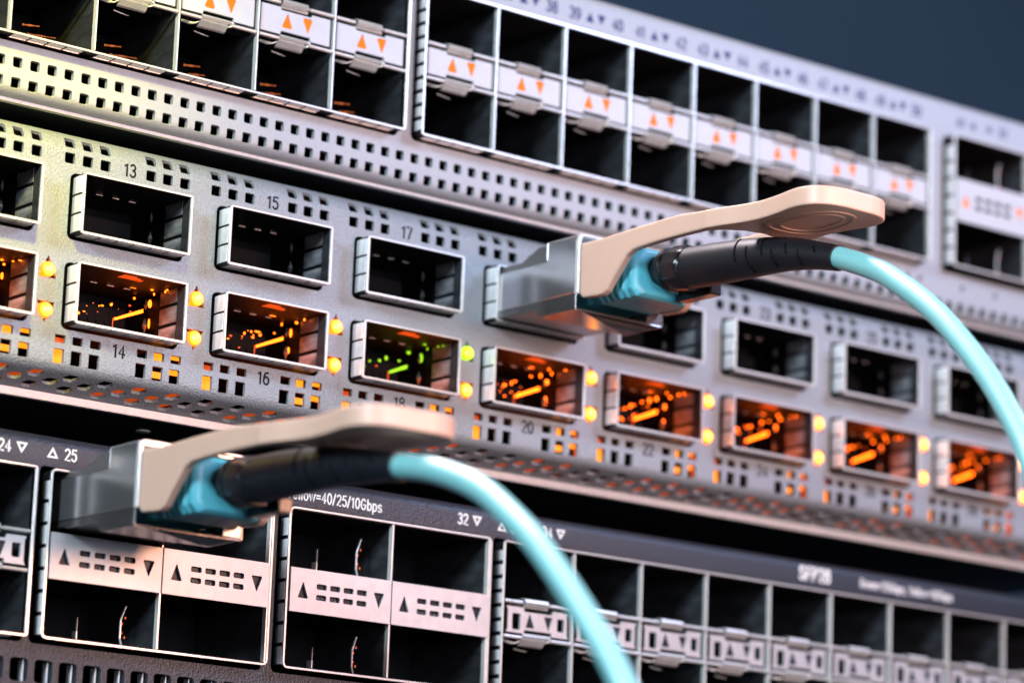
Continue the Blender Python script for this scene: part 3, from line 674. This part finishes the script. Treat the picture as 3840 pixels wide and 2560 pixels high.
def collar_mesh():
    mb = MB(); c = 9.2
    mb.tube([(c, -29.8, -4.5), (c, -32.6, -4.6)], [2.75, 2.75], 8, 0, 1.25)
    mb.tube([(c, -32.2, -4.55), (c, -32.5, -4.55), (c, -33.4, -4.6), (c, -33.6, -4.6)], [3.3, 3.6, 3.6, 3.3], 30, 0, 1.12)
    mb.tube([(c, -33.5, -4.6), (c, -33.9, -4.65), (c, -37.0, -4.95), (c, -37.6, -5.0)], [3.3, 3.65, 3.65, 3.3], 10, 0, 1.12)
    mb.box(c+2.4, c+4.6, -39.0, -31.0, -9.0, -7.0)
    return mb.done('collar', ['collar'], bevel=.15, sharp=35)
def boot_mesh(axis):
    mb = MB(); P = smooth_path(axis, 10); n = len(P); rad = []
    key = [(-37.4, 3.30), (-44, 3.28), (-51, 3.05), (-57, 2.72), (-62, 2.4), (-66, 2.12), (-70.2, 1.95)]
    for p in P:
        y = p.y; r = key[-1][1]
        for (a, ra), (b, rb) in zip(key, key[1:]):
            if b <= y <= a: r = ra+(rb-ra)*(y-a)/(b-a)
        if y > key[0][0]: r = key[0][1]
        rad.append(r)
    mb.tube(P, rad, 36, 0, 1.06)
    return mb.done('boot', ['boot'], bevel=.0, sharp=50), P, rad
def ridge(P, rad, y, side, span=1.5):
    i = min(range(len(P)), key=lambda k: abs(P[k].y-y)); d = (P[min(i+1, len(P)-1)]-P[i-1]).normalized()
    a = Vector((1, 0, 0)); b = d.cross(a); r = rad[i]; pts = []
    for k in range(13):
        t = side+(k/12-.5)*span; pts.append(P[i]+a*math.cos(t)*(r*1.06-.02)+b*math.sin(t)*(r-.02)+d*(k/12-.5)*.9)
    return pts
plug_m, col_m = plug_mesh(), collar_mesh()
CA = [(9.2, -36.6, -4.95), (9.2, -44, -5.4), (9.2, -51, -5.8), (9.2, -58, -6.45), (9.2, -64, -7.55), (9.2, -70.2, -9.15)]
paths = ([(9.2, -68.0, -8.5), (9.2, -70.89, -9.35), (9.3, -76.5, -11.6), (9.3, -81.4, -14.2), (9.4, -90.25, -20.7), (9.4, -98.8, -29.6), (9.4, -104.6, -37.5), (9.4, -108.5, -45), (9.4, -112, -58), (9.4, -113, -90)],
         [(9.2, -64.0, -5.95), (9.2, -68.5, -6.5), (9.2, -78.2, -8.3), (9.2, -87.5, -11.6), (9.2, -94.8, -16.2), (9.2, -101.3, -21.4), (9.2, -110, -30.2), (9.2, -116.9, -38.4), (9.2, -122.5, -49), (9.2, -126, -62), (9.2, -127, -90)])
CB = [(9.2, -36.6, -4.7), (9.2, -44, -4.7), (9.2, -51.6, -4.85), (9.2, -58, -5.3), (9.2, -64.5, -6.0), (9.2, -70.5, -6.78)]
labs = ('aqua fibre cable with sharp black boot, curving off the right edge',
        'blurred aqua fibre cable arching down in front of the dark bottom switch')
for k in range(2):
    at = (XT[k], 0, ZT2[k]); t = thing('fiber_cable', labs[k], 'cable', at, 'aqua fibre cables')
    part('plug', plug_m, t, at); part('collar', col_m, t, at)
    bm_, P, rad = boot_mesh((CA, CB)[k]); b = part('boot', bm_, t, at)
    for j, (y, s, sp) in enumerate(((-50.0, 2.75, 1.6), (-53, 3.5, 1.7), (-56, 2.7, 1.4), (-58.5, 3.55, 1.2), (-61, 2.9, .8), (-64, 3.5, 1.2), (-66.5, 2.8, .5))):
        mb = MB(); pts = ridge(P, rad, y, s, sp); mb.tube(pts, [.02]+[.2]*(len(pts)-2)+[.02], 8)
        part('flex_slot', mb.done('flex_slot', ['black']), b, at)
    mb = MB(); pth = smooth_path(paths[k], 8); mb.tube(pth, [1.68]*len(pth), 32)
    part('jacket', mb.done('jacket', ['aqua_jacket'], sharp=80), t, at)

# ================================================================== BACKGROUND
mb = MB(); mb.box(-1500, 2600, 700, 720, -1200, 1600)
M['wall'] = mat("dark_blue_wall", (.062, .110, .180), .8, noise=.12, nscale=4)
bg = part('background_wall', mb.done('background_wall', ['wall'], smooth=False), None, (0, 0, 0)); bg['kind'] = 'structure'; bg['label'] = 'plain dark blue wall far behind the switches'
